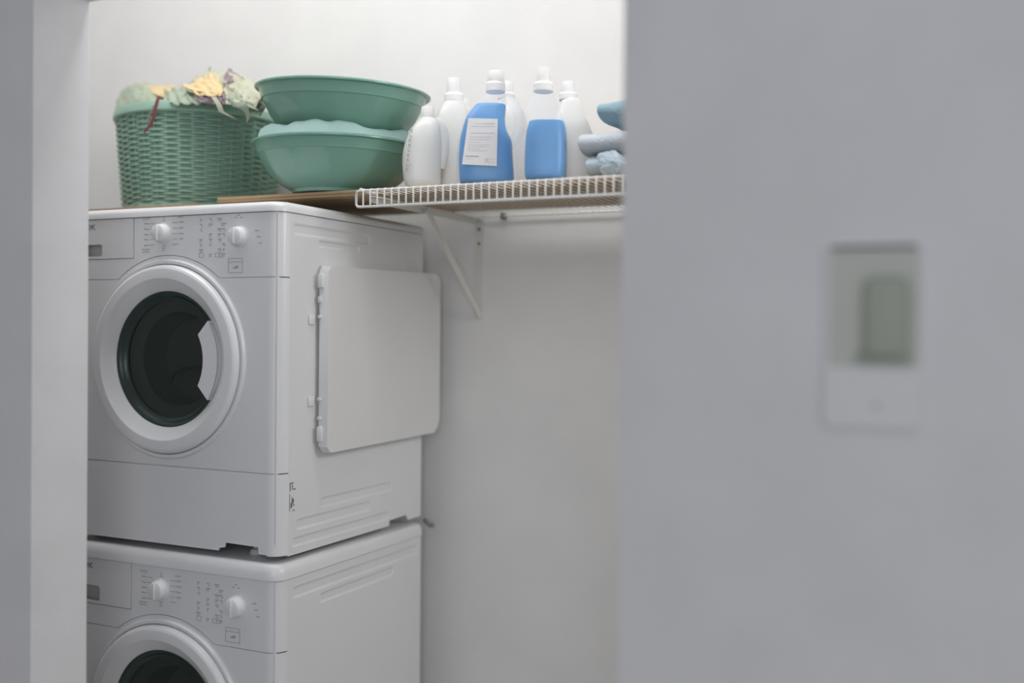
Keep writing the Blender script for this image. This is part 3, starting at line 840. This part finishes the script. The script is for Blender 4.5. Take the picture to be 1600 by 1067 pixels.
j1 = jug('detergent_jug', 'short white jug with slanting grey lettering beside the basins', 658, 2.195, math.radians(30), secB1, (.014, .0185, .152, .156), (.014, .0165, .156, .178), hdpe, None, [(.030, .148), (.046, .135), (.052, .105), (.050, .07), (.044, .045)])
bm = bmesh.new(); rnd = random.Random(8)
for i in range(9):
    z = .118 - i * .0105
    x = -.0265 - .0012 * i
    w, h = (.006, .0075) if i in (0, 1, 7, 8) else (.0045, .007)
    box(bm, x, x + w * .35, -.0432, -.0418, z - h / 2, z + h / 2)
    if i % 3 != 1: box(bm, x, x + w, -.0432, -.0418, z + h * .2, z + h / 2)
    box(bm, x + w * .65, x + w, -.0432, -.0418, z - h / 2, z + h * .1)
finish('side_lettering', bm, print_m, j1, local=True)
bm = bmesh.new(); box(bm, -.027, -.022, -.0431, -.0419, .047, .053); finish('emblem', bm, beige_m, j1, local=True)
secB2 = [(0, -.052, .050, .036), (.04, -.053, .051, .037), (.10, -.050, .049, .037), (.14, -.042, .047, .036), (.165, -.034, .044, .032), (.182, -.022, .038, .027), (.193, -.014, .032, .022)]
j2 = jug('detergent_jug', 'tall plain milky white jug with a beige strip, left of the labelled blue jug', 703, 2.305, math.radians(27), secB2, (.008, .0235, .192, .209), (.008, .0175, .208, .240), hdpe, None)
bm = bmesh.new(); box(bm, -.023, -.013, -.0378, -.0366, .03, .135); finish('label', bm, beige_m, j2, local=True)
secT = [(0, -.06, .06, .045), (.05, -.062, .062, .046), (.12, -.06, .06, .046), (.17, -.05, .052, .042), (.205, -.03, .045, .034), (.228, -.02, .03, .024), (.238, -.018, .022, .021)]
jug('detergent_jug', 'white jug almost hidden behind the plain milky jug', 722, 2.49, math.radians(40), secT, (.0, .022, .236, .250), (.0, .017, .249, .272), hdpe, None)
jug('detergent_jug', 'white jug mostly hidden behind the labelled blue jug', 790, 2.38, math.radians(10), secT, (.0, .022, .236, .250), (.0, .017, .249, .278), hdpe, None)

for j_, k_ in ((j3, 1.04), (j1, 1.08), (j2, 1.17)): j_.scale = (1, 1, k_)     # measured heights
j4.scale = (1, 1, 1.04)

# ------------------------------------------------------------------ towels
def slab(name, label, x0, x1, y0, y1, z0, z1, m, seed, ex=(2.7, 7.0), wedge=0, crumple=.009, rot=0, group='folded towels at the right of the shelf'):
    bm = bmesh.new(); nu, nv = 72, 40; rings = []
    cx, cy, cz = (x0 + x1) / 2, (y0 + y1) / 2, (z0 + z1) / 2
    a, b, c = (x1 - x0) / 2, (y1 - y0) / 2, (z1 - z0) / 2
    sp = lambda v, e: abs(v) ** e * (1 if v >= 0 else -1)
    for j in range(1, nv):
        ph = -PI / 2 + PI * j / nv; ring = []
        for k in range(nu):
            t = 2 * PI * k / nu
            x = sp(math.cos(ph), 2 / ex[0]) * sp(math.cos(t), 2 / ex[1]); y = sp(math.cos(ph), 2 / ex[0]) * sp(math.sin(t), 2 / ex[1]); z = sp(math.sin(ph), 2 / ex[0])
            n_ = noise.noise(Vector((x * 1.6 + seed, y * 1.6, z * 1.2))) + .5 * noise.noise(Vector((x * 4 + seed, y * 4, z * 3)))
            fold = math.exp(-((z - .05 - .35 * noise.noise(Vector((x * 1.3, y, seed)))) / .13) ** 2)
            zz = z * (1 - wedge * (1 - x) / 2)
            ring.append(bm.verts.new((a * x * (1 - fold * .022) + n_ * crumple, b * y * (1 - fold * .03) + n_ * crumple * .6, c * zz + n_ * crumple * .5 * (1 - abs(z)))))
        rings.append(ring)
    for p, q in zip(rings, rings[1:]):
        for k in range(nu): bm.faces.new((p[k], p[(k + 1) % nu], q[(k + 1) % nu], q[k]))
    bm.faces.new(rings[0][::-1]); bm.faces.new(rings[-1])
    zmin = min(v.co.z for v in bm.verts)
    bmesh.ops.translate(bm, verts=bm.verts, vec=(0, 0, -zmin))
    o = finish(name, bm, m, sharp=80); o.location = (cx, cy, z0); o.rotation_euler.z = rot
    return tag(o, label, 'towel', group)
def roll_towel(name, label, x0, x1, y0, y1, z0, h, layers, m, seed, tilt=0, droop=0):
    """folded cloth: a strip folded back and forth, its closed bends at the left end"""
    bm = bmesh.new(); t_ = h / layers
    path = []                                        # centre line in x-z, layer by layer
    for k in range(layers):
        zc = t_ * (k + .5)
        xs = [x0 + t_ * .5 + (x1 - x0 - t_) * q / 14 for q in range(15)]
        if k % 2: xs = xs[::-1]
        path += [(x, zc) for x in (xs if k % 2 == 0 else xs)]
        if k < layers - 1:
            e = x1 - t_ * .5 if k % 2 == 0 else x0 + t_ * .5; sgn = 1 if k % 2 == 0 else -1
            path += [(e + sgn * t_ * .5 * math.sin(a), zc + t_ * .5 - t_ * .5 * math.cos(a)) for a in (PI / 4, PI / 2, 3 * PI / 4)]
    # outline: each layer a puffed slab, bends join them
    ny = 22; rings = []
    for i_, (x, z) in enumerate(path):
        a = path[max(i_ - 1, 0)]; b = path[min(i_ + 1, len(path) - 1)]
        tx, tz = b[0] - a[0], b[1] - a[1]; L = math.hypot(tx, tz) or 1; nx, nz = -tz / L, tx / L
        ring = []
        for k in range(ny * 2):
            side = 1 if k < ny else -1
            q = (k % ny) / (ny - 1); q = q if side > 0 else 1 - q
            y = y0 + (y1 - y0) * q
            puff = t_ * .49 * max(.12, 1 - abs(2 * q - 1) ** 7) ** .5
            n_ = noise.noise(Vector((x * 14 + seed, y * 14, z * 20))) * .0035 + noise.noise(Vector((x * 40 + seed, y * 40, z * 40))) * .0012
            px, pz = x + nx * side * (puff + n_), z + nz * side * (puff + n_)
            yy = y + (noise.noise(Vector((x * 9, z * 30, seed))) * .010 if q < .5 else 0)
            pz += droop * ((x - x0) / (x1 - x0) - .5) + tilt * (z / h) * noise.noise(Vector((x * 6, y * 6, seed + 4)))
            ring.append(bm.verts.new((px - (x0 + x1) / 2, yy - (y0 + y1) / 2, pz)))
        rings.append(ring)
    for a, b in zip(rings, rings[1:]):
        n2 = len(a)
        for k in range(n2): bm.faces.new((a[k], a[(k + 1) % n2], b[(k + 1) % n2], b[k]))
    bm.faces.new(rings[0][::-1]); bm.faces.new(rings[-1])
    zmin = min(v.co.z for v in bm.verts); bmesh.ops.translate(bm, verts=bm.verts, vec=(0, 0, -zmin))
    o = finish(name, bm, m, sharp=80); o.location = ((x0 + x1) / 2, (y0 + y1) / 2, z0)
    return tag(o, label, 'towel', 'folded towels at the right of the shelf')
roll_towel('folded_towel', 'pale blue folded towel at the bottom of the pile beside the jugs', -.885, -.60, 2.175, 2.40, BT + .0005, .050, 1, blue_towel, 1, .008)
roll_towel('folded_towel', 'grey-blue folded towel in the middle of the pile beside the jugs', -.900, -.60, 2.17, 2.40, BT + .053, .047, 1, grey_towel, 5, .010)
tw = roll_towel('folded_towel', 'darker slate-blue cloth with a raised corner on top of the towel pile', -.868, -.60, 2.175, 2.40, BT + .1025, .062, 1, slate_towel, 9, .022, .018)
for v in tw.data.vertices:                             # its left end narrows to a blunt raised tip
    f = max(0, min(1, (v.co.x + .134) / .10)); c_ = .062
    v.co.z = c_ + (v.co.z - .034) * (.42 + .68 * f) - .022 * f
dz = min(v.co.z for v in tw.data.vertices)
for v in tw.data.vertices: v.co.z -= dz
bpy.context.view_layer.update()
# crumpled corner hanging between the two lower towels
cloth('crumpled_washcloth', 'small crumpled blue cloth in front of the two lower folded towels', A3([
    [(934, 244, 2.165), (936, 262, 2.160), (944, 272, 2.168)], [(944, 234, 2.165), (958, 252, 2.13), (962, 272, 2.162)], [(962, 238, 2.165), (978, 246, 2.155), (985, 268, 2.165)]]), blue_towel, 21, .0015, (1.0, .6), .0012, category='towel')

# ------------------------------------------------------------------ wall unit on the near partition
ux0, ux1 = -.243, -.117
zt_, zm_, zb_ = EYE + .120, EYE - .047, EYE - .128
iu = thing('wall_intercom', 'pale plastic wall unit with an olive-grey recess, on the near right wall', 'intercom', ((ux0 + ux1) / 2, PF, zb_))
bm = bmesh.new()
rec = rrect(ux0 + .008, ux1 - .006, zm_ + .002, zt_ - .007, .008, 5)
plate(bm, [rrect(ux0, ux1, zb_, zt_, .009, 6), rec], PF - .014, PF - .0005)
bmesh.ops.recalc_face_normals(bm, faces=bm.faces)
bmesh.ops.bevel(bm, geom=[e for e in bm.edges if all(abs(v.co.y - (PF - .014)) < 1e-5 for v in e.verts) and len(e.link_faces) == 2 and e.calc_face_angle(0) > 1], offset=.003, segments=3, affect='EDGES')
hs = finish('housing', bm, unit_m, iu, sharp=40)
bm = bmesh.new(); box(bm, ux0 + .007, ux1 - .005, PF - .0095, PF - .001, zm_ + .001, zt_ - .006)
rp = finish('recess_panel', bm, unit_rec, iu)
bm = bmesh.new(); box(bm, -.190, -.134, PF - .034, PF - .010, EYE - .032, EYE + .074, .0115, 4)
box(bm, -.200, -.130, PF - .017, PF - .0095, EYE - .040, EYE - .026, .003, 2)
finish('handset_cradle', bm, unit_dark, rp)
bm = bmesh.new(); plate(bm, [rrect(ux0 + .004, ux1 - .004, zb_ + .004, zm_ - .002, .006, 5)], PF - .018, PF - .0142)
lc = finish('lower_cover', bm, unit_m, hs)
bm = bmesh.new(); lathe(bm, [(.005, .0), (.005, .0012), (.003, .002)], (-.172, PF - .018, EYE - .095), 20, 'Y')
finish('cover_screw', bm, unit_rec, hs)
